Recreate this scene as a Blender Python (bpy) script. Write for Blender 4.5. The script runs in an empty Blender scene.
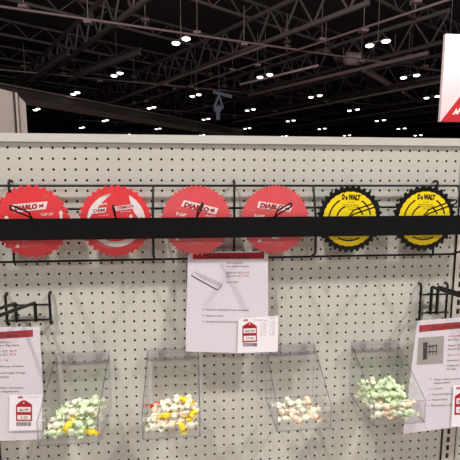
import bpy, bmesh, math, random
from mathutils import Vector, Matrix
random.seed(7)
sc = bpy.context.scene
COL = sc.collection
IN = .0254

# ------------------------------------------------------------------ camera
CAM = Vector((.42372, -1.00266, 1.62744))
RT = Vector((0.99507963, -0.09906651, 0.00153324))
UP = Vector((0.01098199, 0.12566251, 0.99201226))
FW = Vector((0.09846787, 0.98711436, -0.12613215))
FPX = 401.196
cd = bpy.data.cameras.new('camera'); cam = bpy.data.objects.new('camera', cd); COL.objects.link(cam)
cd.sensor_width = 36; cd.lens = FPX/460*36; cd.clip_end = 400; cd.clip_start = .01
m3 = Matrix((RT, UP, -FW)).transposed()
cam.matrix_world = Matrix.Translation(CAM) @ m3.to_4x4()
sc.camera = cam

# ------------------------------------------------------------------ world, exposure, lamps of the hall ceiling
sc.view_settings.view_transform = 'Standard'; sc.view_settings.look = 'None'
sc.view_settings.gamma = 1; sc.view_settings.use_curve_mapping = False
sc.view_settings.exposure = -1.22
w = bpy.data.worlds.new('hall_air'); sc.world = w; w.use_nodes = True
bg = w.node_tree.nodes['Background']; bg.inputs[0].default_value = (1, .95, .93, 1); bg.inputs[1].default_value = .02

LAMP_Z = 9.45
def lamp(x, y, power, size=.55, col=(1, .968, .94)):
    l = bpy.data.lights.new('ceiling_lamp', 'POINT'); l.energy = power; l.shadow_soft_size = size/2; l.color = col
    o = bpy.data.objects.new('ceiling_lamp', l); o.location = (x, y, LAMP_Z); COL.objects.link(o); return o
# the hall's own lattice of high-bay lamps, carried on over and behind the photographer
for x, y, p in ((-2.7, -3.3, 6200), (6.3, -3.5, 7000), (2.4, -12.0, 2600), (-9.0, -11.0, 1800), (13.8, -12.6, 1800),
                (-14, -4.2, 1500), (3.7, 3.6, 3000), (-7.7, 4.4, 3000), (-1.3, 11.1, 3000), (10, 10.3, 3000), (17, -1, 1500)):
    lamp(x, y, p)

# ------------------------------------------------------------------ materials
def mat(name, col, rough=.5, metal=0, bump=0, bscale=200, var=0, vscale=20, coat=0, spec=.5, sheen=0):
    m = bpy.data.materials.new(name); m.use_nodes = True
    nt = m.node_tree; b = nt.nodes['Principled BSDF']
    b.inputs['Base Color'].default_value = (*col, 1); b.inputs['Roughness'].default_value = rough
    b.inputs['Metallic'].default_value = metal; b.inputs['Coat Weight'].default_value = coat
    b.inputs['Specular IOR Level'].default_value = spec
    tc = nt.nodes.new('ShaderNodeTexCoord')
    if var:
        n = nt.nodes.new('ShaderNodeTexNoise'); n.inputs['Scale'].default_value = vscale; n.inputs['Detail'].default_value = 4
        nt.links.new(tc.outputs['Object'], n.inputs['Vector'])
        r = nt.nodes.new('ShaderNodeValToRGB')
        r.color_ramp.elements[0].position = .3; r.color_ramp.elements[1].position = .7
        r.color_ramp.elements[0].color = (*[c*(1-var) for c in col], 1); r.color_ramp.elements[1].color = (*[min(1, c*(1+var)) for c in col], 1)
        nt.links.new(n.outputs['Fac'], r.inputs['Fac']); nt.links.new(r.outputs['Color'], b.inputs['Base Color'])
    if bump:
        n = nt.nodes.new('ShaderNodeTexNoise'); n.inputs['Scale'].default_value = bscale
        nt.links.new(tc.outputs['Object'], n.inputs['Vector'])
        bp = nt.nodes.new('ShaderNodeBump'); bp.inputs['Strength'].default_value = bump; bp.inputs['Distance'].default_value = .002
        nt.links.new(n.outputs['Fac'], bp.inputs['Height']); nt.links.new(bp.outputs['Normal'], b.inputs['Normal'])
    return m
def glassy(name, tint, lo, hi, ior=1.45, rough=.05):
    """thin clear plastic: see-through with Fresnel gloss"""
    m = bpy.data.materials.new(name); m.use_nodes = True; nt = m.node_tree
    for n in list(nt.nodes): nt.nodes.remove(n)
    out = nt.nodes.new('ShaderNodeOutputMaterial'); mix = nt.nodes.new('ShaderNodeMixShader')
    tr = nt.nodes.new('ShaderNodeBsdfTransparent'); tr.inputs[0].default_value = (*tint, 1)
    gl = nt.nodes.new('ShaderNodeBsdfAnisotropic'); gl.inputs['Color'].default_value = (.95, .95, 1, 1); gl.inputs['Roughness'].default_value = rough
    fr = nt.nodes.new('ShaderNodeMath'); fr.operation = 'POWER'; fr.inputs[1].default_value = 4
    lw = nt.nodes.new('ShaderNodeLayerWeight'); lw.inputs[0].default_value = .5; nt.links.new(lw.outputs['Facing'], fr.inputs[0])
    mr = nt.nodes.new('ShaderNodeMapRange'); mr.inputs['To Min'].default_value = lo; mr.inputs['To Max'].default_value = hi
    nt.links.new(fr.outputs[0], mr.inputs['Value']); nt.links.new(mr.outputs[0], mix.inputs[0])
    nt.links.new(tr.outputs[0], mix.inputs[1]); nt.links.new(gl.outputs[0], mix.inputs[2]); nt.links.new(mix.outputs[0], out.inputs[0])
    return m
def emis(name, col, s):
    m = bpy.data.materials.new(name); m.use_nodes = True; b = m.node_tree.nodes['Principled BSDF']
    b.inputs['Base Color'].default_value = (*col, 1); b.inputs['Emission Color'].default_value = (*col, 1); b.inputs['Emission Strength'].default_value = s
    return m
def rgb(r, g, b):
    return tuple(((c/255)/12.92 if c/255 <= .04045 else ((c/255+.055)/1.055)**2.4) for c in (r, g, b))
M = dict(
    board=mat('painted_pegboard', rgb(201, 198, 187), .5, bump=.15, bscale=900, var=.03, vscale=6),
    rail=mat('painted_rail', rgb(206, 204, 195), .42, var=.02),
    upright=mat('painted_upright', rgb(196, 188, 178), .45, var=.02),
    inner=mat('shaded_inner', rgb(40, 36, 32), .9),  # near-black colour carries the shade of the cavity and hole walls
    wire=mat('black_wire', rgb(8, 8, 9), .45, spec=.3),
    bar=mat('black_bar', rgb(9, 9, 10), .45, var=.2, vscale=5, bump=.05, bscale=60, spec=.22),
    red=mat('red_blade_coating', rgb(230, 62, 68), .42, metal=.0, coat=.25, var=.04, vscale=25),
    red2=mat('pinkish_red_blade_coating', rgb(228, 88, 92), .4, metal=.0, coat=.3, var=.04, vscale=25),
    redprint=mat('red_print', rgb(170, 30, 48), .5),
    carbide=mat('carbide', rgb(150, 140, 135), .3, metal=.8),
    steel=mat('dark_blade_steel', rgb(26, 26, 28), .34, metal=.4),
    yellow=mat('yellow_card', rgb(255, 222, 0), .5, var=.02),
    black=mat('black_print', rgb(22, 18, 14), .5),
    white=mat('white_print', rgb(240, 226, 224), .5),
    pink=mat('faded_print', rgb(236, 150, 155), .5),
    gold=mat('gold_print', rgb(225, 140, 80), .4),
    paper=mat('paper', rgb(230, 224, 229), .6),
    paper2=mat('card_paper', rgb(238, 230, 234), .55),
    hred=mat('dark_red_print', rgb(168, 18, 34), .5),
    ink=mat('grey_ink', rgb(60, 52, 60), .6),
    ink2=mat('pale_ink', rgb(165, 155, 165), .6),
    inkred=mat('red_ink', rgb(190, 60, 70), .6),
    photo=mat('photo_print', rgb(172, 170, 160), .5, var=.08, vscale=60),
    sleeve=glassy('clear_sleeve', (.985, .98, .985), .03, .5),
    acryl=glassy('clear_acrylic', (.985, .988, .985), .03, .5),
    acedge=glassy('acrylic_edge', (.62, .64, .76), .15, .6),
    aclip=glassy('acrylic_lip', (.90, .90, .91), .10, .6, rough=.2),
    green=mat('pale_green_wrapper', rgb(214, 230, 188), .25, coat=.5, var=.2, vscale=120),
    cream=mat('cream_wrapper', rgb(236, 232, 208), .25, coat=.5, var=.1, vscale=120),
    lemon=mat('yellow_wrapper', rgb(250, 222, 10), .3, coat=.5),
    cherry=mat('red_wrapper', rgb(214, 40, 20), .3, coat=.5),
    peach=mat('peach_wrapper', rgb(240, 214, 186), .3, coat=.5),
    cello=glassy('cellophane', (.90, .95, .86), .15, .8, rough=.2),
    floor=mat('hall_floor', rgb(165, 155, 150), .8, var=.1, vscale=1),
    hallwall=mat('hall_wall', rgb(42, 38, 38), .9),
    deck=mat('black_deck', rgb(46, 36, 38), .95),
    steelb=mat('painted_truss', rgb(84, 70, 72), .7),
    steelp=mat('purlin_paint', rgb(120, 98, 98), .6),
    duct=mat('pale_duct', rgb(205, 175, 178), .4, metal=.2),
    blue=mat('blue_lit_truss', rgb(84, 86, 118), .5),  # the blue light on the rigging is put into this base colour
    header=mat('lit_bronze_underside', rgb(255, 228, 216), .6, var=.05, vscale=1),  # pale base colour makes the bronze underside look lit from below
    headside=mat('shaded_header_side', rgb(62, 50, 50), .7),  # darkened base colour stands in for shade on the beam's sides
    pillar=mat('pillar_cladding', rgb(205, 190, 182), .7, var=.03, vscale=1),
    lampm=emis('lamp_lens', (1, .96, .9), 9.0),
    lampb=mat('lamp_housing', rgb(110, 104, 100), .5),
    banner=mat('banner_cloth', rgb(226, 205, 208), .8),
    bannerred=mat('banner_red', rgb(196, 30, 38), .8),
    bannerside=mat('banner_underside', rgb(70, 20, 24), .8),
)

# ------------------------------------------------------------------ helpers
def ray(px, py):
    return RT*((px-230)/FPX) + UP*((230-py)/FPX) + FW
def at(px, py, y=None, z=None):
    d = ray(px, py); t = (y-CAM.y)/d.y if y is not None else (z-CAM.z)/d.z
    return CAM + d*t
def on_plane(px, py, p0, n):
    d = ray(px, py); return CAM + d*((p0-CAM).dot(n)/d.dot(n))
class MB:
    def __init__(s): s.v = []; s.f = []; s.mi = []; s.sm = []
    def add(s, vs, fs, mi=0, smooth=False):
        o = len(s.v); s.v += [tuple(v) for v in vs]
        for f in fs: s.f.append(tuple(i+o for i in f)); s.mi.append(mi); s.sm.append(smooth)
        return s
    def box(s, x0, x1, y0, y1, z0, z1, mi=0, mat4=None):
        vs = [Vector((x, y, z)) for x in (x0, x1) for y in (y0, y1) for z in (z0, z1)]
        if mat4: vs = [mat4 @ v for v in vs]
        return s.add(vs, [(0, 1, 3, 2), (4, 6, 7, 5), (0, 4, 5, 1), (2, 3, 7, 6), (0, 2, 6, 4), (1, 5, 7, 3)], mi)
    def bar(s, a, b, w, h, mi=0):
        """a box from a to b; w across, h up"""
        a = Vector(a); b = Vector(b); d = (b-a).normalized()
        up = Vector((0, 0, 1)) if abs(d.z) < .95 else Vector((0, 1, 0))
        x = d.cross(up).normalized(); u = x.cross(d)
        vs = [p + x*(i*w/2) + u*(j*h/2) for p in (a, b) for i, j in ((-1, -1), (1, -1), (1, 1), (-1, 1))]
        return s.add(vs, [(0, 3, 2, 1), (4, 5, 6, 7), (0, 1, 5, 4), (1, 2, 6, 5), (2, 3, 7, 6), (3, 0, 4, 7)], mi)
    def tube(s, pts, r, n=8, mi=0, closed=False):
        pts = [Vector(p) for p in pts]; N = len(pts); vs = []; prev = None
        for i, p in enumerate(pts):
            if closed: t = (pts[(i+1) % N]-pts[i-1]).normalized()
            else: t = ((pts[min(i+1, N-1)]-p).normalized() + (p-pts[max(i-1, 0)]).normalized()).normalized()
            if prev is None:
                prev = t.orthogonal().normalized()
            prev = (prev - t*prev.dot(t)).normalized(); bn = t.cross(prev)
            for k in range(n):
                a = 2*math.pi*k/n; vs.append(p + prev*(r*math.cos(a)) + bn*(r*math.sin(a)))
        fs = []
        for i in range(N if closed else N-1):
            j = (i+1) % N
            for k in range(n): fs.append((i*n+k, i*n+(k+1) % n, j*n+(k+1) % n, j*n+k))
        s.add(vs, fs, mi, True)
        if not closed:
            s.add([pts[0]-(pts[1]-pts[0]).normalized()*r*.5]+vs[:n], [(0, (k+1) % n+1, k+1) for k in range(n)], mi, True)
            s.add([pts[-1]+(pts[-1]-pts[-2]).normalized()*r*.5]+vs[-n:], [(0, k+1, (k+1) % n+1) for k in range(n)], mi, True)
        return s
    def prism(s, poly, y0, y1, mi=0):
        """poly of (x,z) extruded between y0 and y1"""
        n = len(poly)
        vs = [(x, y0, z) for x, z in poly] + [(x, y1, z) for x, z in poly]
        return s.add(vs, [tuple(range(n)), tuple(range(2*n-1, n-1, -1))] + [(i, i+n, (i+1) % n+n, (i+1) % n) for i in range(n)], mi)
    def ball(s, c, r, mi=0, n=10, m=7, rot=None):
        c = Vector(c); vs = []
        for i in range(1, m):
            t = math.pi*i/m
            for k in range(n):
                a = 2*math.pi*k/n; v = Vector((r[0]*math.sin(t)*math.cos(a), r[1]*math.sin(t)*math.sin(a), r[2]*math.cos(t)))
                vs.append(c + (rot @ v if rot else v))
        for z in (r[2], -r[2]):
            v = Vector((0, 0, z)); vs.append(c + (rot @ v if rot else v))
        T = len(vs)-2; B = T+1; fs = []
        for k in range(n):
            fs.append((T, k, (k+1) % n)); fs.append((B, (m-2)*n+(k+1) % n, (m-2)*n+k))
            for i in range(m-2): fs.append((i*n+k, (i+1)*n+k, (i+1)*n+(k+1) % n, i*n+(k+1) % n))
        return s.add(vs, fs, mi, True)
    def build(s, name, mats, parent=None, origin=None, fix=True):
        if not isinstance(mats, (list, tuple)): mats = [mats]
        if parent is not None: o0 = Vector(parent['_o'])
        else: o0 = Vector(origin) if origin is not None else Vector((0, 0, 0))
        me = bpy.data.meshes.new(name)
        me.from_pydata([tuple(Vector(v)-o0) for v in s.v], [], s.f)
        for mm in mats: me.materials.append(mm)
        me.polygons.foreach_set('material_index', s.mi); me.polygons.foreach_set('use_smooth', s.sm)
        if fix:
            bm = bmesh.new(); bm.from_mesh(me); bmesh.ops.recalc_face_normals(bm, faces=bm.faces); bm.to_mesh(me); bm.free()
        me.update()
        o = bpy.data.objects.new(name, me); COL.objects.link(o); o['_o'] = tuple(o0)
        if parent is not None: o.parent = parent
        else: o.location = o0
        return o
def tag(o, label=None, cat=None, group=None, kind=None):
    if label: o['label'] = label
    if cat: o['category'] = cat
    if group: o['group'] = group
    if kind: o['kind'] = kind
    return o
def thing(name, loc, label, cat, group=None):
    o = bpy.data.objects.new(name, None); COL.objects.link(o); o.location = loc; o['_o'] = tuple(loc); o.empty_display_size = .05
    return tag(o, label, cat, group)
def copy_thing(o, loc, label=None, rot=None):
    c = o.copy(); COL.objects.link(c); c.location = loc
    if rot is not None: c.rotation_euler = rot
    if label: c['label'] = label
    for ch in o.children:
        d = ch.copy(); COL.objects.link(d); d.parent = c
        for g in ch.children:
            e = g.copy(); COL.objects.link(e); e.parent = d
    return c
_tc = {}
def text_geo(txt, shear=0, off=0):
    k = (txt, shear, off)
    if k in _tc: return _tc[k]
    cu = bpy.data.curves.new('t', 'FONT'); cu.body = txt; cu.size = 1; cu.shear = shear; cu.offset = off; cu.resolution_u = 2
    ob = bpy.data.objects.new('t', cu); COL.objects.link(ob)
    me = bpy.data.meshes.new_from_object(ob.evaluated_get(bpy.context.evaluated_depsgraph_get()))
    vs = [(v.co.x, v.co.y) for v in me.vertices]; fs = [tuple(p.vertices) for p in me.polygons]
    bpy.data.objects.remove(ob); bpy.data.curves.remove(cu); bpy.data.meshes.remove(me)
    xs = [v[0] for v in vs]; ys = [v[1] for v in vs]
    x0, x1, y1 = min(xs), max(xs), .7
    _tc[k] = ([((x-x0)/(x1-x0), y/y1) for x, y in vs], fs); return _tc[k]
def put_text(mb, fn, txt, x0, x1, yb, h, slope=0, shear=0, off=0, mi=0, h1=None):
    """text between image-frame columns x0..x1, baseline yb, cap height h, mapped to the surface by fn(px,py)"""
    vs, fs = text_geo(txt, shear, off)
    mb.add([fn(x0+u*(x1-x0)+v*h*slope, yb+u*(x1-x0)*slope-v*h) for u, v in vs], fs, mi)
def put_poly(mb, fn, pts, mi=0):
    mb.add([fn(*p) for p in pts], [tuple(range(len(pts)))], mi)

# ------------------------------------------------------------------ the hall (setting)
def struct(name, mb, m, parent=None):
    o = mb.build(name, m, parent); o['kind'] = 'structure'; return o
struct('floor', MB().box(-70, 90, -40, 100, -.2, 0), M['floor'])
struct('ceiling', MB().box(-70, 90, -40, 100, 14.5, 14.8), M['deck'])
struct('wall_back', MB().box(-70, 90, 100, 100.4, 0, 14.5), M['hallwall'])
struct('wall_left', MB().box(-70.4, -70, -40, 100, 0, 14.5), M['hallwall'])
struct('wall_right', MB().box(90, 90.4, -40, 100, 0, 14.5), M['hallwall'])
struct('wall_front', MB().box(-70, 90, -40.4, -40, 0, 14.5), M['hallwall'])

# direction of the main trusses and of the purlins across them
D1 = (RT*(-320/FPX) + UP*(51/FPX) + FW); D1.z = 0; D1.normalize()
D2 = Vector((-D1.y, D1.x, 0))
def truss(name, c, d, length, z0, z1, w, label, group, chord=M['steelb'], panel=2.4):
    a = Vector((c[0], c[1], 0)) - d*length/2
    t = thing(name, (c[0], c[1], z0), label, 'truss', group)
    up = MB(); up.bar(a+Vector((0, 0, z1)), a+d*length+Vector((0, 0, z1)), w, w*1.2); up.build('top_chord', chord, t)
    lo = MB(); lo.bar(a+Vector((0, 0, z0)), a+d*length+Vector((0, 0, z0)), w, w*1.2); lo.build('bottom_chord', chord, t)
    wb = MB(); n = int(length/panel)
    for i in range(n):
        p = a+d*(i*length/n); q = a+d*((i+.5)*length/n); r = a+d*((i+1)*length/n)
        wb.bar(p+Vector((0, 0, z1)), q+Vector((0, 0, z0)), w*.5, w*.5); wb.bar(q+Vector((0, 0, z0)), r+Vector((0, 0, z1)), w*.5, w*.5)
    wb.build('lattice', chord, t)
    return t
# open-web roof trusses, seen from below
base = at(112, 102, z=10.6)
for i in range(9):
    c = Vector((base.x, base.y, 0)) - D2*(i-2)*9.2 + D1*4
    truss('roof_truss', c, D1, 76, 10.7, 12.6, .2, 'dark open-web roof truss running under the black hall ceiling', 'dark roof trusses of the hall')
for i in range(10):
    c = Vector((2, 18+i*8.5, 0)) + D2*0
    truss('roof_joist', c, D2, 80, 12.7, 13.8, .14, 'dark light-weight roof joist crossing above the roof trusses', 'roof joists of the hall')

def pipe(name, p, q, r, m, label, cat, ext=0, z=None):
    a, b = Vector(p), Vector(q); d = (b-a).normalized(); a -= d*ext; b += d*ext
    o = MB().tube([a, b], r, 8).build(name, m, origin=(a+b)/2); return tag(o, label, cat)
pipe('conduit_pipe', at(112, 102, z=9.9), at(235, 57, z=9.9), .09, M['steelp'], 'long thin pipe rising to the right above the left lamps', 'pipe', 3)
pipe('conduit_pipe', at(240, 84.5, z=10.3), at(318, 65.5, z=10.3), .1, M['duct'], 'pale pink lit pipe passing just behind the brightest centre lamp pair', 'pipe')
pipe('conduit_pipe', at(262, 92, z=10.2), at(400, 59.5, z=10.2), .16, M['steelp'], 'thick grey pipe running from the hall centre up to the upper right', 'pipe', 2)
pipe('conduit_pipe', at(240, 121, z=10.1), at(440, 82, z=10.1), .13, M['steelp'], 'thin grey pipe below the thick one, ending near the hanging banner', 'pipe', 2)
pipe('conduit_pipe', at(300, 125.5, z=10.1), at(440, 104, z=10.1), .13, M['steelb'], 'lowest of the thin grey pipes, close over the board top', 'pipe', 2)
pipe('conduit_pipe', at(175, 113.4, z=10.6), at(240, 98, z=10.6), .07, M['steelb'], 'faint thin pipe crossing the hall centre', 'pipe', 2)
pipe('diagonal_brace', at(340, 60, z=11), at(402, 104, z=11), .14, M['steelb'], 'dark diagonal ceiling member falling to the right near the pale duct', 'brace', 1)
pipe('diagonal_brace', at(232, 94, z=10.4), at(276, 110, z=10.4), .12, M['steelb'], 'dark diagonal ceiling member falling to the right near the hall centre', 'brace', 1)
# beam pair at the upper left
for a, b, lb in (((25, 84), (64, 58), 'left one of two dark sloping beams at upper left'), ((78, 77), (132, 57), 'right one of two dark sloping beams at upper left')):
    p, q = at(*a, z=10.2), at(*b, z=10.2); d = (q-p).normalized()
    t = thing('steel_beam', (p+q)/2, lb, 'beam')
    MB().bar(p-d*2, q+d*1, .26, .07).build('flange', M['steelb'], t)
    MB().bar(p-d*2+Vector((0, 0, .3)), q+d*1+Vector((0, 0, .2)), .06, .34).build('beam_web', M['steelb'], t)
    MB().bar(p-d*2+Vector((0, 0, .6)), q+d*1+Vector((0, 0, .4)), .26, .07).build('flange', M['steelb'], t)
# ducts
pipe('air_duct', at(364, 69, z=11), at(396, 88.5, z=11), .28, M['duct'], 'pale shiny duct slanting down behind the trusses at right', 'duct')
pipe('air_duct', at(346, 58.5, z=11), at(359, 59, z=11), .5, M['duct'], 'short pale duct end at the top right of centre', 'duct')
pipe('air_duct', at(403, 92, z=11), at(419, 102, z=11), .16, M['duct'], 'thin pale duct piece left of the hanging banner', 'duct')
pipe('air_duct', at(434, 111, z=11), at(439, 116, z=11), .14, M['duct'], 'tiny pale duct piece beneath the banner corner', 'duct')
# sprinkler lines with hangers under the far joists
for k in range(9):
    c = Vector((4, 26+k*7.2, 10.4)); dd = D1 if k % 2 else (D2*.9+D1*.25).normalized(); Lh = 26-k*.8
    t = thing('sprinkler_line', c, 'thin sprinkler pipe with short hangers under the far ceiling', 'pipe', 'sprinkler lines of the hall')
    MB().tube([c-dd*Lh, c+dd*Lh], .07, 6).build('pipe_run', M['steelp'], t)
    b = MB()
    for j in range(-8, 9):
        q = c+dd*(Lh*j/8.2); b.bar(q, (q.x, q.y, 12.6), .04, .04); b.box(q.x-.22, q.x+.22, q.y-.22, q.y+.22, 10.15+.3*((j*7+k) % 3), 10.3+.3*((j*7+k) % 3))
    tag(b.build('hangers', M['steelp'], t), kind='stuff')
# blue-lit rigging frame
t = thing('rigging_frame', at(219, 108, z=9.5), 'blue-lit triangular rigging frame hanging in the middle of the hall', 'rigging')
p = [at(213, 92, y=38), at(232, 97, y=38), at(219, 95, y=38), at(214, 108, y=38), at(223, 108, y=38)]
fr = MB(); fr.bar(p[0], p[1], .25, .3); fr.bar(p[2], p[3], .15, .2); fr.bar(p[2], p[4], .15, .2); fr.bar(p[3], p[4], .15, .2); fr.build('triangle_frame', M['blue'], t)
MB().bar(at(214, 109, y=38), at(221, 109, y=38), .5, .5).build('speaker_box', M['blue'], t)
hb = MB(); hb.bar(p[2], (p[2].x, p[2].y, 14.49), .06, .06); hb.bar(at(218, 111, y=38), at(218, 120, y=38), .35, .35); hb.build('hanger', M['blue'], t)

# big boxed header beam across the left
a0, a1 = at(25, 98.4, z=8.6), at(234, 134.5, z=8.6)
d = (a1-a0).normalized(); n = Vector((-d.y, d.x, 0)); a0 -= d*12; a1 += d*3
t = thing('header_beam', (a0+a1)/2, 'large boxed bronze-brown beam crossing the hall at left', 'beam')
hm = MB()
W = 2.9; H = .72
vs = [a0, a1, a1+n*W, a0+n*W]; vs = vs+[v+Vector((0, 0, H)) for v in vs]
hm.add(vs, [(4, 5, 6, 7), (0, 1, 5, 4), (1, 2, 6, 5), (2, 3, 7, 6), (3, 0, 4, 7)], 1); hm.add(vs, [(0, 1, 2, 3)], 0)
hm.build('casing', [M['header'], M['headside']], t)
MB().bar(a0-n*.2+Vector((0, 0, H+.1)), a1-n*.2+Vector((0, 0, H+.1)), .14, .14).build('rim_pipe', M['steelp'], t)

# clad pillar at the far left (two faces meeting in a corner seam)
cr = at(14.5, 92, y=22); zt = cr.z
lf = at(-14, 95, y=20.5); rt_ = at(25.3, 97, y=23.2)
pl = MB()
pts = [Vector((lf.x, lf.y)), Vector((cr.x-.08, cr.y)), Vector((cr.x+.08, cr.y+.12)), Vector((rt_.x-.25, rt_.y-.2)), Vector((rt_.x, rt_.y)), Vector((rt_.x-1.5, rt_.y+2)), Vector((lf.x-.8, lf.y+2.4))]
N = len(pts); tops = [zt, zt, zt, zt-.03, zt-.35, zt-.3, zt]
pl.add([(q.x, q.y, 0) for q in pts]+[(q.x, q.y, z) for q, z in zip(pts, tops)],
       [tuple(range(N)), tuple(range(2*N-1, N-1, -1))]+[(i, (i+1) % N, (i+1) % N+N, i+N) for i in range(N)])
tt = thing('clad_pillar', (cr.x, cr.y, 0), 'pale pinkish-grey clad pillar rising behind the board at far left', 'pillar')
pl.build('cladding', M['pillar'], tt)
MB().bar((cr.x, cr.y-.08, 0), (cr.x, cr.y-.08, zt+.12), .07, .07).build('corner_strip', M['headside'], tt)

# high-bay lamp pairs
FZ = 9.63
LD = at(121, 72.6, z=FZ)-at(113, 76, z=FZ); LD.z = 0; LD.normalize()
def lamp_pair(c, label, heads=(1, 1), sep=.52):
    t = thing('high_bay_light', (c.x, c.y, FZ-.15), label, 'ceiling light', 'high-bay lamp pairs under the hall ceiling')
    MB().bar(c-LD*sep+Vector((0, 0, .1)), c+LD*sep+Vector((0, 0, .1)), .06, .06).build('crossbar', M['lampb'], t)
    MB().bar(c+Vector((0, 0, .12)), (c.x, c.y, 14.49), .03, .03).build('stem', M['lampb'], t)
    for s, on in zip((-1, 1), heads):
        p = c+LD*sep*s
        h = MB(); h.add([p+Vector((.27*math.cos(a), .27*math.sin(a), .0)) for a in [k*math.pi/6 for k in range(12)]] +
                        [p+Vector((.1*math.cos(a), .1*math.sin(a), .18)) for a in [k*math.pi/6 for k in range(12)]],
                        [(k, (k+1) % 12, (k+1) % 12+12, k+12) for k in range(12)]+[tuple(range(12, 24))], 0, True)
        hh = h.build('lamp_head', M['lampb'], t)
        MB().ball(p+Vector((0, 0, -.02)), (.25, .25, .10), n=12, m=6).build('lens', M['lampm'], hh)
    return t
L = [(117, 74.3, 'second row from the photographer, left of centre'), (264.8, 75.8, 'brightest, at upper centre beside the pale pink pipe'), (410, 76.3, 'upper right, left of the banner'),
     (75.3, 93.2, 'above the header beam at left'), (195.5, 95.3, 'centre-left beside the blue rigging frame'), (315.3, 96.2, 'right of centre between two pipes'), (432, 97, 'tucked beside the banner edge'),
     (36.6, 109.3, 'just right of the clad pillar'), (151.5, 107.6, 'above the right half of the header beam'), (250.3, 109.8, 'right of the rigging frame'), (353.4, 109.9, 'beneath the pale shiny duct'),
     (105.3, 120.5, 'under the middle of the header beam'), (206, 119, 'directly below the rigging frame'), (290.7, 120.7, 'low, right of the hall centre'), (380.4, 120.4, 'low, halfway between duct and banner'),
     (82, 127.5, 'far lamp low over the board at left'), (158, 128.7, 'far lamp at the right end of the header beam'), (247.3, 128.3, 'far lamp low over the board centre'), (322, 128.7, 'far lamp low right of centre'), (401.5, 128.5, 'far lamp low beneath the banner'),
     (128, 134.5, 'farthest row, half hidden by the board at left'), (202, 135, 'farthest row, half hidden by the board at centre-left'), (284, 136, 'farthest row, half hidden by the board at centre'), (347, 135.3, 'farthest row, resting on the rail line at right'), (418, 135.2, 'farthest row, rightmost over the rail')]
for px, py, lb in L:
    lamp_pair(at(px, py, z=FZ), 'pair of white high-bay lamps, ' + lb)
for x, y, lb in ((0, 23.8, 'nearest full row, centre'), (-11.4, 24.7, 'nearest full row, left'), (11.6, 23, 'nearest full row, right'), (5, 16.4, 'almost overhead, right of centre'), (-6.4, 17.2, 'almost overhead, left')):
    lamp_pair(Vector((x, y, FZ)), 'pair of white high-bay lamps, ' + lb)

# hanging banner at upper right
YB = 13.0
bl = at(440, 121.5, y=YB); lt = at(443, 20, y=YB)
Wb = 3.0; zt = bl.z+3.0
t = thing('hanging_banner', (bl.x+Wb/2, YB, bl.z), 'white and red hanging banner sign cut off at the upper right corner', 'banner')
mb = MB(); dx = lt.x-bl.x
mb.box(bl.x, bl.x+Wb, YB, YB+.12, bl.z, zt); mb.build('panel', M['banner'], t)
fnb = lambda px, py: at(px, py, y=YB-.01)
rt2 = MB(); X0, Z0 = bl.x+.02, bl.z+.005
s52 = (at(460, 96, y=YB).z-bl.z)/(at(460, 96, y=YB).x-bl.x)
rt2.prism([(X0, Z0), (bl.x+Wb, Z0), (bl.x+Wb, min(zt, Z0+s52*Wb)), (X0+(zt-Z0)/s52, zt)] if s52*Wb > 3 else [(X0, Z0), (bl.x+Wb, Z0), (bl.x+Wb, Z0+s52*Wb)], YB-.012, YB-.002)
rt2.build('red_triangle', M['bannerred'], t)
g = MB(); fng = lambda px, py: at(px, py, y=YB-.02)
put_poly(g, fng, [(452.3, 114.6), (456.6, 108), (457.3, 111.5), (459.8, 107.2), (461, 112), (463.4, 106), (464, 113.6), (460.8, 113.9), (459.6, 111.3), (458.2, 114.1), (456.2, 114.3), (455.7, 112.6), (454.7, 114.5)])
g.build('white_lettering', M['white'], t)
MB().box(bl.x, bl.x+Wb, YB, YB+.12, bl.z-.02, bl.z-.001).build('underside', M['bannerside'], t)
for xx in (bl.x+.2, bl.x+Wb-.2):
    MB().bar((xx, YB+.06, zt), (xx, YB+.06, 14.49), .02, .02).build('cable', M['wire'], t)

# ------------------------------------------------------------------ the pegboard display
disp = thing('pegboard_display', (.53, .06, 0), 'long cream painted pegboard display wall with top rail and slotted uprights', 'pegboard display')
Z0R = 1.70                                   # height of the top row of holes
NR = 58
def make_panel(c0, c1, xl, xr):
    mb = MB(); hr = .00305; K = 10; th = .006
    zb = Z0R-(NR-1)*IN-IN/2; zt = Z0R+IN/2
    for c in range(c0, c1+1):
        for r in range(NR):
            cx, cz = c*IN, Z0R-r*IN; h = IN/2
            vs = []
            for yy in (0, th):
                for k in range(K):
                    a = 2*math.pi*(k+.5)/K; vs.append((cx+hr*math.cos(a), yy, cz+hr*math.sin(a)))
            vs += [(cx+h, 0, cz+h), (cx-h, 0, cz+h), (cx-h, 0, cz-h), (cx+h, 0, cz-h)]
            b = 2*K
            # hole rim vertices 0..9 at angles 18,54,90,126,162,198,234,270,306,342
            fs = [(b, b+1, 3, 2, 1), (b+1, b+2, 5, 4, 3), (b+2, b+3, 8, 7, 6, 5), (b+3, b, 1, 0, 9, 8)]
            fs += [(k, (k+1) % K, (k+1) % K+K, k+K) for k in range(K)]
            mb.add(vs, fs[:4], 0); mb.add(vs, fs[4:], 1)
    xa, xb = c0*IN-IN/2, c1*IN+IN/2
    if xl < xa: mb.add([(xl, 0, zb), (xa, 0, zb), (xa, 0, zt), (xl, 0, zt)], [(0, 1, 2, 3)])
    if xr > xb: mb.add([(xb, 0, zb), (xr, 0, zb), (xr, 0, zt), (xb, 0, zt)], [(0, 1, 2, 3)])
    mb.add([(xl, 0, zt), (xr, 0, zt), (xr, 0, zt+.02), (xl, 0, zt+.02)], [(0, 1, 2, 3)])
    return mb
mb = make_panel(-2, 44, -2.6*IN, 44.62*IN)
pan = mb.build('pegboard_panel', [M['board'], M['inner']], disp, fix=False)
OFF = 49*IN
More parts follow.
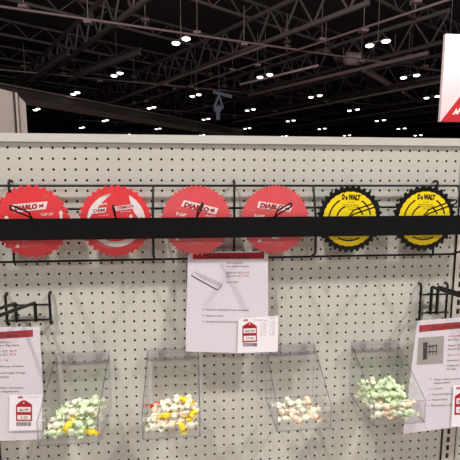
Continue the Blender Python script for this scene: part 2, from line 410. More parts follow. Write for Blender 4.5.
for s in (-1, 1):
    o = bpy.data.objects.new('pegboard_panel', pan.data); COL.objects.link(o); o.parent = disp; o.location = (s*OFF, 0, 0)
XL, XR = -2.6*IN-OFF, 44.62*IN+OFF+1.8*IN
b = MB(); b.box(XL, XR, .045, .05, .2, 1.72); b.build('back_sheet', M['inner'], disp)
# top rail: hollow cap
b = MB(); b.box(XL, XR, -.006, .075, 1.7175, 1.7325); b.box(XL, XR, -.006, .001, 1.7135, 1.7175); b.build('top_rail', M['rail'], disp)
# slotted uprights
for k in range(-1, 3):
    xl = 44.66*IN + (k-1)*OFF; ub = MB(); wv = 1.72*IN; xs0, xs1 = xl+.60*IN, xl+.98*IN; xs2, xs3 = xl+1.0*IN, xl+1.3*IN
    z0, z1 = .12, 1.7135; yf, yb_ = -.003, .03
    ub.box(xl, xs0, yf, yf+.0025, z0, z1); ub.box(xs1, xl+wv, yf, yf+.0025, z0, z1)
    ub.box(xl, xl+.003, yf, yb_, z0, z1); ub.box(xl+wv-.003, xl+wv, yf, yb_, z0, z1)
    zz = 1.478
    ub.box(xs0, xs1, yf, yf+.0025, zz, z1)
    i = 0
    while zz-(i+1)*IN > .2:
        ub.box(xs0, xs1, yf, yf+.0025, zz-(i+1)*IN, zz-(i+1)*IN+.36*IN); i += 1
    ub.box(xs0, xs1, yf, yf+.0025, z0, zz-i*IN)
    ub.build('slotted_upright', M['upright'], disp)
b = MB(); b.box(XL, XR, -.40, .0, .13, .16); b.box(XL, XR, -.405, -.395, .10, .16); b.build('base_shelf', M['rail'], disp)
b = MB(); b.box(XL, XR, -.37, .06, 0, .13); b.build('plinth', M['upright'], disp)

# ------------------------------------------------------------------ the wire rack with its black front bar
ZT, ZM, ZB = 1.611, 1.556, 1.430; YW = -.015; wr = .0030
rack = thing('wire_blade_rack', (.53, YW, ZB), 'long black wire rack with a flat black front bar hung across the pegboard', 'wire rack')
arms = (-.067, .336, .7313, 1.1185)
b = MB()
for z in (ZT, ZM, ZB): b.tube([(arms[0]-.002, YW, z), (arms[3]+.002, YW, z)], wr)
b.build('long_wires', M['wire'], rack)
for x in arms:
    MB().tube([(x, YW, ZT), (x, YW-.006, ZT-.006), (x, -.049, 1.52), (x, -.0495, 1.452), (x, -.047, 1.444), (x, YW, ZB)], wr).build('side_arm', M['wire'], rack)
for x in (.0052, .5325, 1.0605):
    MB().tube([(x, .004, 1.6215), (x, YW, 1.6225), (x, YW-.003, 1.619), (x, YW-.003, ZB-.001), (x, -.004, ZB-.003), (x, .004, ZB-.003)], wr).build('mounting_wire', M['wire'], rack)
b = MB(); b.box(-.11, 1.20, -.0545, -.0515, 1.4875, 1.5372)
b.build('front_bar', M['bar'], rack)

# ------------------------------------------------------------------ hooks and blades
YP = -.035
BL = [  # cx, cy in the photo; radius px; teeth; depth of gullet
    dict(c=(32.3, 222), r=38.2, n=30, g=.0062, m='red', tip=(10.2, 207.3), lean=.0),
    dict(c=(115.8, 221), r=37.6, n=34, g=.0055, m='red', tip=(112.9, 207.2)),
    dict(c=(196.9, 220.7), r=36.4, n=48, g=.0055, m='red2', tip=(202.8, 204.6)),
    dict(c=(274.8, 219.6), r=35.3, n=60, g=.0046, m='red2', tip=(291.5, 204.8)),
    dict(c=(349.5, 218.6), r=34.8, n=34, g=.0075, m='steel', tip=(377.8, 204.3)),
    dict(c=(424, 218.6), r=34.3, n=30, g=.0075, m='steel', tip=(456.5, 201.5)),
]
RB = .0862
def blade_poly(n, g, R, ph=0, flip=1):
    prof = [(0, 0), (.12, -.0006), (.34, -.0016), (.40, -.0035), (.52, -g*.8), (.68, -g), (.84, -g*.85), (.93, -g*.4)]
    pts = []
    for i in range(n):
        for t, dr in prof:
            a = flip*2*math.pi*(i+t)/n+ph; pts.append((math.cos(a)*(R+dr), math.sin(a)*(R+dr)))
    return pts
def ring(mb, outer, cx, cz, ri, y0, y1, mi=0):
    n = len(outer)
    vs = []
    for y in (y0, y1):
        for x, z in outer: vs.append((cx+x, y, cz+z))
        for x, z in outer:
            l = math.hypot(x, z); vs.append((cx+x/l*ri, y, cz+z/l*ri))
    fs = []
    for i in range(n):
        j = (i+1) % n
        fs += [(i, j, n+j, n+i), (2*n+i, 3*n+i, 3*n+j, 2*n+j), (i, 2*n+i, 2*n+j, j), (n+i, n+j, 3*n+j, 3*n+i)]
    mb.add(vs, fs, mi)
def arc_band(cx, cz, r0, r1, a0, a1, y, taper=False, n=18):
    vs = []; fs = []
    for i in range(n+1):
        t = i/n; a = math.radians(a0+(a1-a0)*t); k = math.sin(math.pi*t)**.7 if taper else 1
        ra = (r0+r1)/2+(r1-r0)/2*k if taper else r1; rb = (r0+r1)/2-(r1-r0)/2*k if taper else r0
        if taper: rb = r1-(r1-r0)*k; ra = r1
        vs += [(cx+ra*math.cos(a), y, cz+ra*math.sin(a)), (cx+rb*math.cos(a), y, cz+rb*math.sin(a))]
    for i in range(n): fs.append((2*i, 2*i+1, 2*i+3, 2*i+2))
    return vs, fs
labels = ['red circular saw blade, leftmost on the rack, label tilted up to the right',
          'red circular saw blade with white crescent rings, second from left',
          'red fine-toothed saw blade whose label tilts down to the right, hung over the centre sign',
          'red fine-toothed saw blade next to the yellow-faced blades',
          'black saw blade with round yellow face card, left one of the two',
          'black saw blade with round yellow face card, rightmost on the rack']
hooklabels = ['black wire hook through the leftmost red blade', 'black wire hook through the red blade with white crescents', 'black wire hook through the red blade above the centre sign',
              'black wire hook through the fourth red blade', 'black wire hook through the left yellow-faced blade', 'black wire hook through the rightmost yellow-faced blade']
for bi, B in enumerate(BL):
    c = at(*B['c'], y=YP); cx, cz = c.x, 1.528
    S = RB/B['r']                                  # metres per image pixel at the blade
    t = thing('circular_saw_blade', (cx, YP, cz-RB), labels[bi], 'saw blade', 'circular saw blades on the wire rack')
    ph = random.random()
    b = MB(); ring(b, blade_poly(B['n'], B['g'], RB, ph), cx, cz, .0095, YP-.0009, YP+.0009)
    b.build('blade_plate', M[B['m']], t)
    # carbide tips: pale chip on every tooth
    b = MB()
    for i in range(B['n']):
        a = 2*math.pi*i/B['n']+ph; u = Vector((math.cos(a), 0, math.sin(a))); v = Vector((-math.sin(a), 0, math.cos(a)))
        p = Vector((cx, YP, cz))+u*(RB-.0012)
        q = [p+u*du+v*dv for du, dv in ((-.0016, -.0006), (.0014, -.0006), (.0012, .0008), (-.0016, .0006))]
        b.add([x+Vector((0, -.0013, 0)) for x in q]+[x+Vector((0, .0013, 0)) for x in q], [(0, 1, 2, 3), (7, 6, 5, 4), (0, 4, 5, 1), (1, 5, 6, 2), (2, 6, 7, 3), (3, 7, 4, 0)])
    tag(b.build('carbide_tips', M['carbide'] if bi > 1 else M['red'], t), 'pale carbide tooth tips' if bi > 1 else None)
    yF = YP-.0012
    def fn(dx, dy, y=yF): return Vector((cx+dx*S, y, cz-dy*S))
    fz = lambda px, py: fn(px-B['c'][0], py-B['c'][1])
    fz2 = lambda px, py: fn(px-B['c'][0], py-B['c'][1], yF-.0003)
    if bi == 0:
        b = MB(); put_poly(b, fz, [(12.5, 204.2), (48.8, 201), (46.6, 208.8), (15.5, 212.2)]); b.build('brand_plate', M['white'], t)
        b = MB(); put_text(b, fz2, 'DIABLO', 15.5, 38.5, 210.2, 4.6, slope=-.09, shear=.25, off=.06)
        put_poly(b, fz2, [(40, 207.6), (40.6, 203.4), (41.6, 204.6), (43, 204), (44.4, 202.8), (44.2, 204.6), (45, 206.4), (43.2, 206), (43.6, 207.6), (41.8, 206.4)]); b.build('lettering', M['redprint'], t)
        b = MB(); put_poly(b, fz, [(60, 219), (60, 213.5), (58.7, 213.5), (61.4, 210), (64, 213.5), (62.6, 213.5), (62.6, 219)]); b.build('rotation_arrow', M['white'], t)
        b = MB(); put_text(b, fz, '7-1/4"', 41.5, 48, 216.2, 3, slope=-.04, off=.03); put_text(b, fz, '24T', 49, 54, 215.4, 2.4, slope=-.04, off=.02); b.build('size_print', M['white'], t)
        b = MB(); put_poly(b, fz, [(7.5+2*math.cos(k), 217.5+2*math.sin(k)) for k in [j*.785 for j in range(8)]]); b.build('round_mark', M['white'], t)
        b = MB(); put_poly(b, fz, [(13.9, 248.8), (16.6, 244.2), (18.8, 248.2)]); b.build('warning_triangle', M['white'], t)
        b = MB()
        for j in range(4): put_text(b, fz, 'WARNING WEAR EYE PROTECTION', 19.2+j*.4, 46-j*3-(0 if j else 3), 244.6+j*1.25+.2, .9, slope=-.05)
        put_text(b, fz, 'FINISH', 20, 28, 242, 2, off=.02); b.build('warning_text', M['pink'], t)
        b = MB(); put_text(b, fz, 'WOOD', 43.5, 51, 197.8, 1.8, slope=-.12); put_text(b, fz, 'PREMIUM', 45, 50, 194.8, 1.1, slope=-.12); b.build('gold_print', M['gold'], t)
    elif bi == 1:
        b = MB()
        for a0, a1, r0, r1 in ((62, -8, .56, .80), (188, 372, .56, .72), (178, 98, .60, .76)):
            vs, fs = arc_band(cx, cz, r0*RB, r1*RB, a0, a1, yF, True); b = MB(); b.add(vs, fs); b.build('crescent_band', M['white'], t)
        b = MB(); put_poly(b, fz2, [(92, 208.2), (107, 206.6), (106.2, 211.6), (91.2, 213.4)]); put_poly(b, fz2, [(115.3, 206), (135.4, 203), (135.8, 207.6), (116.5, 210.4)]); b.build('brand_plate', M['white'], t)
        fz3 = lambda px, py: fn(px-B['c'][0], py-B['c'][1], yF-.0006)
        b = MB(); put_text(b, fz3, 'DEM', 94, 105.5, 211.8, 3, slope=-.1, off=.03); b.build('lettering', M['redprint'], t); b = MB(); put_text(b, fz3, 'DEMON', 118, 134.2, 209, 2.9, slope=-.14, off=.03); b.build('lettering', M['redprint'], t)
        b = MB(); put_text(b, fz2, 'EXTREME', 94, 108, 205.4, 2, slope=-.1, off=.02); put_text(b, fz2, '7-1/4 IN', 99, 109, 215.8, 1.3, slope=-.06); b.build('size_print', M['white'], t)
        b = MB(); put_poly(b, fz, [(130.3, 219), (130.3, 216.5), (129, 216.5), (131.4, 213.6), (133.6, 216.5), (132.4, 216.5), (132.4, 219)]); b.build('rotation_arrow', M['white'], t)
        b = MB(); put_text(b, fz2, 'FRAMING', 121, 131, 212.2, 1.3, slope=-.1); b.build('use_print', M['white'], t)
        b = MB()
        for j in range(4): put_text(b, fz2, 'WARNING WEAR EYES', 92+j*2, 107+j*1.5, 241.5+j*1.7, 1, slope=.28)
        put_text(b, fz2, 'KICKBACK', 107, 124, 239.8, 1.2); b.build('warning_text', M['pink'], t)
        b = MB(); put_text(b, fz, 'WOOD', 98.5, 105, 196.6, 2, slope=-.05); put_text(b, fz, 'NAILS', 105.5, 114, 195.8, 2.2, slope=-.1); b.build('gold_print', M['gold'], t)
    elif bi == 2:
        b = MB(); put_poly(b, fz, [(184.2, 199.8), (219, 208.4), (216.2, 214.6), (180.8, 206)]); b.build('brand_plate', M['white'], t)
        b = MB(); put_text(b, fz2, 'DIABLO', 183.6, 209, 206.2, 4.2, slope=.235, shear=.15, off=.06)
        put_poly(b, fz2, [(210.6, 211.6), (211, 208), (212, 209.4), (213.4, 209), (215, 208.4), (214.6, 210), (215.4, 212), (213.6, 211.4), (213.6, 213), (212, 211.8)]); b.build('lettering', M['redprint'], t)
        b = MB(); put_text(b, fz, '7-1/4"', 175.5, 186, 215, 3, slope=.2, off=.06); b.build('size_print', M['white'], t); b = MB(); put_text(b, fz, '40T', 205, 216, 216.5, 2, slope=.15)
        b.build('size_print', M['white'], t); b = MB(); put_poly(b, fz, [(174.8, 241), (176.6, 237.6), (179, 241)]); b.build('warning_triangle', M['white'], t)
        b = MB()
        for j in range(5): put_text(b, fz, 'WARNING WEAR EYE PROTECTION', 179+j*2.2, 198+j*1.2, 239+j*1.15, 1, slope=.18)
        put_text(b, fz, 'PREMIUM CARBIDE', 176.5, 188, 208.3, .8, slope=.2); b.build('warning_text', M['pink'], t)
    elif bi == 3:
        b = MB(); put_poly(b, fz, [(258, 200.8), (293, 206.2), (290.2, 211.6), (256.6, 207.4)]); b.build('brand_plate', M['white'], t)
        b = MB(); put_text(b, fz2, 'DIABLO', 259, 283, 206.8, 4.4, slope=.125, shear=.2, off=.06)
        put_poly(b, fz2, [(285, 209.6), (285.4, 206.4), (286.4, 207.8), (288, 207.2), (289.6, 206.6), (289, 208.6), (289.6, 210.4), (287.6, 209.8)]); b.build('lettering', M['redprint'], t)
        b = MB(); put_text(b, fz, '7-1/4"', 253.5, 264, 217, 3, slope=.1, off=.06); b.build('size_print', M['white'], t); b = MB(); put_text(b, fz, '60T', 272, 280, 238.8, 2.4, slope=.04, off=.06)
        b.build('size_print', M['white'], t); b = MB(); put_poly(b, fz, [(256.8, 241.6), (259.6, 238.2), (261.8, 242.2)]); b.build('warning_triangle', M['white'], t)
        b = MB()
        for j in range(4): put_text(b, fz, 'WARNING WEAR EYE PROTECTION', 262.5, 281+j*1.8, 239.8+j*1.2, 1, slope=.14)
        put_text(b, fz, 'ULTRA FINISH', 249, 263, 209.6, .8, slope=.06); b.build('warning_text', M['pink'], t)
    else:
        pr = []
        nn = 28; Rc = RB*.80
        for i in range(nn*4):
            a = 2*math.pi*i/(nn*4); pr.append((math.cos(a)*(Rc-(.0016 if i % 4 == 0 else 0)), math.sin(a)*(Rc-(.0016 if i % 4 == 0 else 0))))
        b = MB(); ring(b, pr, cx, cz, .0095, YP-.0022, YP-.0011)
        fc = tag(b.build('face_card', M['yellow'], t), 'round yellow face card')
        yC = YP-.0025
        for a0, a1, r in ((172, 120, .63), (165, 113, .40), (12, 58, .63), (18, 60, .40), (238, 300, .63)):
            vs, fs = arc_band(cx, cz, RB*(r-.022), RB*(r+.022), a0, a1, yC); b = MB(); b.add(vs, fs); b.build('arc_mark', M['black'], t)
        fy = lambda dx, dy: fn(dx, dy, yC)
        b = MB(); k = B['r']/35
        put_text(b, fy, 'D', -9.2*k, -6.2*k, -20.3*k, 5*k, slope=.05, off=.075); put_text(b, fy, 'e', -5.6*k, -3.2*k, -20.1*k, 4.6*k, slope=.05, off=.075)
        put_text(b, fy, 'WALT', -2.6*k, 10*k, -20.1*k, 4.9*k, slope=.05, off=.075); b.build('lettering', M['black'], t)
        b = MB()
        for w0, w1, yy, tx in ((-3, 4, -16.6, '7-1/4"'), (-8, 9, -14.2, 'FRAMING AND GENERAL'), (-8, 10, -12.2, 'CONSTRUCTION BLADE'), (-2, 4, -9.6, '24T')):
            put_text(b, fy, tx, w0*k, w1*k, yy*k, 1.1*k, slope=.03)
        b.build('fine_print', M['black'], t); b = MB(); put_text(b, fy, 'THIN KERF', -6*k, 4*k, 20.5*k, 1.2*k, slope=.0)
        b.build('fine_print', M['black'], t)
    # hook
    tp = at(*B['tip'], y=-.15); wv = .0052
    hx = cx; hk = thing('display_hook', (hx, -.018, ZM), hooklabels[bi], 'hook', 'wire hooks holding the blades')
    dxt = tp.x-hx
    tz = tp.z
    upw = [(hx, -.0185, ZM+.002), (hx, -.021, 1.5365), (hx, -.035, 1.5355), (hx+dxt*.13, -.052, 1.5515), (tp.x-dxt*.03, -.146, tz+.004)]
    low = [(hx, -.0165, ZM+.002), (hx, -.0175, 1.530), (hx, -.035, 1.5295), (hx+dxt*.13, -.052, 1.5415), (tp.x-dxt*.03, -.146, tz-.005)]
    tipc = [(tp.x+dxt*.01*math.sin(a), -.146-.0045*math.sin(a), tz-.0005+.0045*math.cos(a)) for a in [math.pi*j/6 for j in range(1, 6)]]
    MB().tube(upw+tipc+low[::-1], .0019, 7).build('prong', M['wire'], hk)
    MB().tube([(hx-wv-.004, -.0195, ZM+.002), (hx+wv+.004, -.0195, ZM+.002)], .0016, 7).build('cross_wire', M['wire'], hk)

# ------------------------------------------------------------------ small grid hangers with double arm
def grid_hanger(label, x, zt, ztop_arm, armx, armtip, w, zb, zh, group):
    """x,w: left and right uprights; zh: two cross wires; armx: two arm roots; armtip: far end shift"""
    t = thing('wire_grid_hanger', ((x+w)/2, -.012, zb), label, 'wire hanger', group)
    for xx in (x, w):
        MB().tube([(xx, .004, zt), (xx, -.008, zt+.001), (xx, -.012, zt-.004), (xx, -.012, zb+.003), (xx, -.004, zb), (xx, .004, zb)], .0031).build('upright_wire', M['wire'], t)
    for z in zh:
        MB().tube([(x-.004, -.0165, z), (w+.004, -.0165, z)], .0027).build('cross_wire', M['wire'], t)
    for ax in armx:
        e = Vector((ax, -.021, ztop_arm))+Vector(armtip)
        MB().tube([(ax, -.021, zh[1]-.002), (ax, -.021, ztop_arm-.004), (ax, -.025, ztop_arm), e], .0042).build('arm', M['wire'], t)
    return t
G = lambda px, py, y=-.015: at(px, py, y=y)
a, b_, c_, d_ = G(5.2, 295), G(50, 324), G(30, 304.8), G(30, 319.8)
grid_hanger('black wire grid hanger with two long arms, above the left sign', G(5.3, 305).x, a.z, G(25, 302).z, (G(15.5, 305, -.021).x, G(35, 305, -.021).x), (-.012, -.19, .027), G(49.3, 305).x, b_.z, (c_.z, d_.z), 'wire grid hangers')
a, b_, c_, d_ = G(421, 284.8), G(421, 321), G(435, 294.2), G(435, 312.3)
grid_hanger('black wire grid hanger with two long arms, above the right sign', G(421, 300).x, a.z, G(433, 286).z, (G(431, 300, -.021).x, G(437.3, 300, -.021).x), (.0, -.19, .012), G(447.3, 300).x, b_.z, (c_.z, d_.z), 'wire grid hangers')

# ------------------------------------------------------------------ signs
def sheet(name, label, quad, group=None, cat='sign', paper=M['paper'], th=.0008):
    """quad: UL, UR, LR, LL world points. returns thing, mapping function"""
    UL, UR, LR, LL = quad
    n = (UR-UL).cross(LL-UL).normalized()
    if n.y > 0: n = -n
    t = thing(name, (LL+LR)/2, label, cat, group)
    q = list(quad); b = MB(); b.add(q+[v-n*th for v in q], [(0, 1, 2, 3), (7, 6, 5, 4), (0, 4, 5, 1), (1, 5, 6, 2), (2, 6, 7, 3), (3, 7, 4, 0)])
    b.build('paper_sheet', paper, t)
    def lay(e): return lambda px, py: on_plane(px, py, UL+n*e, n)
    return t, lay, n
# centre sign: made planar from three corners
UL = Vector((.4165, -.024, 1.4485)); UR = Vector((.6165, -.024, 1.4475)); LL = Vector((.4085, -.062, 1.2040)); LR = UR+(LL-UL)+Vector((.006, 0, 0))
UL = at(188, 252, y=-.024); UR = at(268, 251, y=-.024); LL = at(185.6, 351.5, y=-.052)
nrm = (UR-UL).cross(LL-UL).normalized(); LR = on_plane(268.5, 354, UL, nrm)
t, lay, n = sheet('printed_sign', 'white printed sign with red header and rack sketch, hanging under the centre blades', (UL, UR, LR, LL), 'printed product signs')
f1, f2 = lay(.0004), lay(.0007)
b = MB(); put_poly(b, f1, [(192.6, 253), (264, 252.4), (264.2, 258.8), (192.8, 259.3)]); b.build('red_header', M['hred'], t)
b = MB(); put_text(b, f2, 'Saw Blade Display', 206, 251, 257.8, 2.8, off=.01); b.build('header_lettering', M['black'], t)
b = MB(); put_text(b, f1, 'Saw Blade Display', 226.5, 249, 267, 1.6); put_text(b, f1, 'Regular $27:', 226.5, 237, 273.4, 1.6); put_text(b, f1, 'Special $27:', 226.5, 237, 276.8, 1.6); put_text(b, f1, 'Save:', 226.5, 232, 282.8, 1.6)
put_text(b, f1, 'Great for displaying circular saw blades', 206, 249, 310.4, 1.9, slope=.012); put_text(b, f1, 'Made for: Metal', 206, 223, 316.6, 1.8, slope=.012); put_text(b, f1, 'Durable & Strong Material', 206, 236.5, 322.4, 1.8, slope=.012)
for y in (309.3, 315.6, 321.6): put_poly(b, f1, [(203, y-.6), (204, y-.6), (204, y+.4), (203, y+.4)])
b.build('body_text', M['ink'], t)
b = MB(); put_text(b, f1, 'SKU #400203', 226.5, 243, 263.8, 1.6); put_text(b, f1, '$22.99', 238, 249, 273.4, 1.6); put_text(b, f1, '$17.99', 238, 248.5, 276.8, 1.6); put_text(b, f1, '5.00', 233, 238, 282.8, 1.6)
b.build('red_text', M['inkred'], t)
b = MB()
def line(mb, fn, p, q, w):
    dx, dy = q[0]-p[0], q[1]-p[1]; l = math.hypot(dx, dy); nx, ny = -dy/l*w/2, dx/l*w/2
    put_poly(mb, fn, [(p[0]+nx, p[1]+ny), (q[0]+nx, q[1]+ny), (q[0]-nx, q[1]-ny), (p[0]-nx, p[1]-ny)])
line(b, f1, (191.2, 275.4), (217.2, 290), 1.0); line(b, f1, (217.2, 290), (221.8, 285.6), .6)
b.build('rack_sketch_bar', M['black'], t)
b = MB(); line(b, f1, (195, 271.8), (222.3, 284.4), .35); line(b, f1, (197, 275.5), (220.4, 286.4), .35); line(b, f1, (191.2, 275), (196, 271), .35)
for i in range(7):
    x = 196+i*3.7; y = 272.2+i*1.75; line(b, f1, (x, y), (x+1.6, y+4), .35); line(b, f1, (x+1.6, y+4), (x+3.6, y+1.6), .35)
b.build('rack_sketch_wires', M['ink2'], t)
cs = MB(); q = [on_plane(*p, UL+n*.002, n) for p in ((186.6, 250.2), (269.6, 249.2), (270.2, 355.4), (184, 353))]
cs.add(q+[v-n*.0006 for v in q], [(0, 1, 2, 3), (7, 6, 5, 4), (0, 4, 5, 1), (1, 5, 6, 2), (2, 6, 7, 3), (3, 7, 4, 0)])
tag(cs.build('clear_sleeve', M['sleeve'], t), 'clear plastic sleeve over the sheet')

# price card on the centre sign
def price_card(label, quad, redhouse):
    t, lay, n = sheet('price_card', label, quad, 'price cards', 'price card', M['paper2'])
    return t, lay
nn = nrm if nrm.y < 0 else -nrm
P0 = UL+nn*.004
qd = [on_plane(*p, P0, nn) for p in ((238.6, 318.6), (278.4, 315.8), (277.8, 351.6), (237.4, 353.2))]
t, lay = price_card('small white price card with red tag and barcode on the centre sign corner', qd, None)
f1, f2, f3 = lay(.0004), lay(.0007), lay(.001)
b = MB(); put_poly(b, f1, [(242.4, 326.4), (248.8, 322.2), (250.6, 322.2), (256.8, 326), (257, 341.6), (242.4, 342.4)]); b.build('red_tag', M['hred'], t)
b = MB(); put_poly(b, f2, [(243.6, 328.6), (255.8, 328.2), (255.8, 332.8), (243.6, 333.2)]); put_poly(b, f2, [(243.6, 336), (255.8, 335.6), (255.8, 340.4), (243.6, 340.8)])
put_poly(b, f2, [(249.6+.7*math.cos(k*.785), 324.2+.7*math.sin(k*.785)) for k in range(8)]); b.build('tag_windows', M['white'], t)
b = MB(); put_text(b, f3, '$22.99', 245.4, 254.4, 332, 2.2, off=.01); put_text(b, f3, '17.99', 246.4, 253.4, 339.5, 2.2, off=.01)
put_text(b, f2, 'REGULAR', 247, 252.6, 327.6, 1); put_text(b, f2, 'SHOW', 244.2, 249, 335, 1)
x = 243
while x < 256.4:
    w_ = random.choice((.3, .45, .7)); put_poly(b, f1, [(x, 342.9), (x+w_, 342.9), (x+w_, 346.4), (x, 346.4)]); x += w_+random.choice((.3, .5))
b.build('barcode_and_prices', M['ink'], t)
b = MB(); put_text(b, f1, 'AWR', 243.2, 248, 321.2, 1.9, off=.05); b.build('red_logo', M['hred'], t)
b = MB(); put_text(b, f1, 'Saw Blade Display', 253, 268, 320.4, 1.4, slope=.03); put_text(b, f1, '400203', 270, 276, 318.6, 1.2, slope=-.05)
for i in range(6): put_text(b, f1, ('Case qty', 'Size 48in', 'Weight', 'Colour', 'Black', 'Each')[i], 260.4, 266.5, 323.6+i*2.4, 1.1); put_text(b, f1, ('1.00', '22.99', '17.99', '5.00', '12', '6')[i], 269.5, 275, 322.6+i*2.4, 1.1)
b.build('pale_text', M['ink2'], t)

# left sign
yl = -.030
UL = Vector((-.158, yl, 1.277)); UR = at(39.6, 327, y=yl); LL = Vector((-.163, yl-.02, .998)); LR = UR+(LL-UL)+Vector((.010, 0, 0))
nrm = (UR-UL).cross(LL-UL).normalized()
t, lay, n = sheet('printed_sign', 'white printed sign with red header cut off at the left edge of the photo', (UL, UR, LR, LL), 'printed product signs')
f1, f2 = lay(.0004), lay(.0007)
b = MB(); put_poly(b, f1, [(-48, 335), (32.9, 329.8), (33, 336.8), (-48, 342)]); b.build('red_header', M['hred'], t)
b = MB(); put_text(b, f2, 'Two Arm Peg Display', -35, 18, 338, 3.4, slope=-.03, off=.01); b.build('header_lettering', M['black'], t)
b = MB()
for tx, x0, x1, yb in (('Two Arm Peg Hook', -9, 19.4, 346.4), ('Regular $27:', -9, 8.4, 352.4), ('Special $27:', -9, 8.4, 355.8), ('Save:', -9, 0, 361.6), ('Extended use of labels', -9, 23.4, 367.4), ('Additional height change', -9, 25.4, 374), ('may apply', -9, 9, 377.8), ('Pole and other hardware', -16, 24.4, 389), ('not from displayed', -16, 18.4, 392.6)):
    put_text(b, f1, tx, x0, x1, yb, 2.0, slope=-.012)
b.build('body_text', M['ink'], t)
b = MB()
for tx, x0, x1, yb in (('SKU #400201', -9, 11.4, 343.2), ('$6.99', 9.6, 16.6, 352), ('$5.25', 9.6, 16.4, 355.4), ('1.74', 1, 8, 361.4)): put_text(b, f1, tx, x0, x1, yb, 2.0)
b.build('red_text', M['inkred'], t)
cs = MB(); q = [UL+n*.002, UR+n*.002+Vector((.003, 0, 0)), LR+n*.002+Vector((.003, 0, 0)), LL+n*.002]
cs.add(q+[v-n*.0006 for v in q], [(0, 1, 2, 3), (7, 6, 5, 4), (0, 4, 5, 1), (1, 5, 6, 2), (2, 6, 7, 3), (3, 7, 4, 0)]); tag(cs.build('clear_sleeve', M['sleeve'], t), 'clear plastic sleeve over the sheet')
P0 = UL+n*.004
qd = [on_plane(*p, P0, n) for p in ((9.6, 395.4), (42, 395), (42.4, 430), (9, 431))]
t, lay = price_card('small white price card with a red logo on the left sign', qd, None)
f1, f2, f3 = lay(.0004), lay(.0007), lay(.001)
b = MB(); put_text(b, f1, 'AWR', 17.6, 23, 398.4, 2.2, off=.05); b.build('red_logo', M['hred'], t)
b = MB(); put_poly(b, f1, [(16, 405), (22, 400.4), (25.6, 400.4), (32, 404.6), (32, 421), (16, 421)]); b.build('red_tag', M['hred'], t)
b = MB(); put_poly(b, f2, [(17.4, 407), (30.6, 407), (30.6, 412), (17.4, 412)]); put_poly(b, f2, [(17.4, 415), (30.6, 415), (30.6, 419.6), (17.4, 419.6)])
put_poly(b, f2, [(23.8+.8*math.cos(k*.785), 403+.8*math.sin(k*.785)) for k in range(8)]); b.build('tag_windows', M['white'], t)
b = MB(); put_text(b, f1, 'Two Arm Peg', 27, 38, 397.6, 1.3); b.build('pale_text', M['ink2'], t)
b = MB(); put_text(b, f3, '$6.99', 19.4, 28.4, 411, 2.4, off=.01); put_text(b, f3, '5.25', 20.4, 27.4, 418.6, 2.4, off=.01)
x = 16.5
while x < 31:
    w_ = random.choice((.3, .45, .7)); put_poly(b, f1, [(x, 422), (x+w_, 422), (x+w_, 426), (x, 426)]); x += w_+random.choice((.3, .5))
b.build('barcode_and_prices', M['ink'], t)

# right sign (tilted, its left side swung forward)
UL = at(417.6, 320.8, y=-.040); UR = at(500, 314.6, y=-.016); LL = at(403, 434, y=-.075)
nrm = (UR-UL).cross(LL-UL).normalized(); LR = UR+(LL-UL)
t, lay, n = sheet('printed_sign', 'white printed sign with a product photo, cut off at the right edge', (UL, UR, LR, LL), 'printed product signs')
f1, f2, f3 = lay(.0004), lay(.0007), lay(.001)
b = MB(); put_poly(b, f1, [(419.4, 325.4), (497, 318.6), (496, 325.2), (419, 332.2)]); b.build('red_header', M['hred'], t)
b = MB(); put_text(b, f2, 'Bar Wire Hanger', 433, 470, 329.4, 3, slope=-.09, off=.01); b.build('header_lettering', M['black'], t)
b = MB(); put_poly(b, f1, [(418.6, 337.6), (444.2, 336), (443, 363.4), (416.6, 365)]); b.build('product_photo', M['photo'], t)
b = MB(); put_poly(b, f2, [(423.2, 342.4), (427.8, 342), (427.2, 359.4), (422.8, 359.8)]); put_poly(b, f2, [(428, 346), (437.4, 345), (437.3, 346.2), (428, 347.4)]); put_poly(b, f2, [(428, 351.4), (437, 350.8), (437, 351.8), (428, 352.6)])
for x in (429.4, 432.6, 436): put_poly(b, f2, [(x, 344.4), (x+.9, 344.3), (x+.8, 355), (x-.1, 355.2)])
b.build('photo_dark_shapes', M['black'], t)
b = MB()
for i in range(9): line(b, f2, (419+i*2.9, 337.9-i*.18), (417.2+i*2.9, 364.6-i*.18), .15)
for i in range(9): line(b, f2, (418.5-i*.2, 340+i*2.8), (444-i*.15, 338.4+i*2.8), .15)
b.build('photo_grid_lines', M['ink2'], t)
b = MB()
for tx, x0, x1, yb in (('Bar Wire Hanger', 448.4, 468, 340.8), ('Regular $27:', 448.2, 462, 346.4), ('Special $27:', 448, 462, 350), ('Save:', 447.8, 453.4, 356), ('Extended use of labels', 447.4, 474, 361.4), ('Additional height change', 446.8, 477, 366.6), ('may apply', 446.6, 456.4, 370),
                       ('Wide multi-purpose grid fits', 434.2, 470, 380.6), ('without labels', 434, 450, 384), ('3 Hook', 433.4, 442.4, 389.6), ('Peg Board Application', 432.6, 454.8, 395.4), ('Material: Steel', 432, 447.4, 400.8), ('Black powder coat', 431.4, 452, 406.6)):
    put_text(b, f1, tx, x0, x1, yb, 1.9, slope=-.05)
for x, y in ((430.6, 379), (429.8, 389), (429, 395), (428.4, 400.4), (427.6, 406)): put_poly(b, f1, [(x, y-.6), (x+1, y-.6), (x+1, y+.4), (x, y+.4)])
b.build('body_text', M['ink'], t)
b = MB(); put_text(b, f1, 'SKU #400207', 448.6, 466, 337.2, 1.9, slope=-.05); put_text(b, f1, '2.50', 454.4, 459, 355.6, 1.9, slope=-.05); b.build('red_text', M['inkred'], t)
cs = MB(); q = [v+n*.002 for v in (UL, UR, LR, LL)]; q[0] = q[0]-Vector((.003, 0, 0)); q[3] = q[3]-Vector((.003, 0, 0))
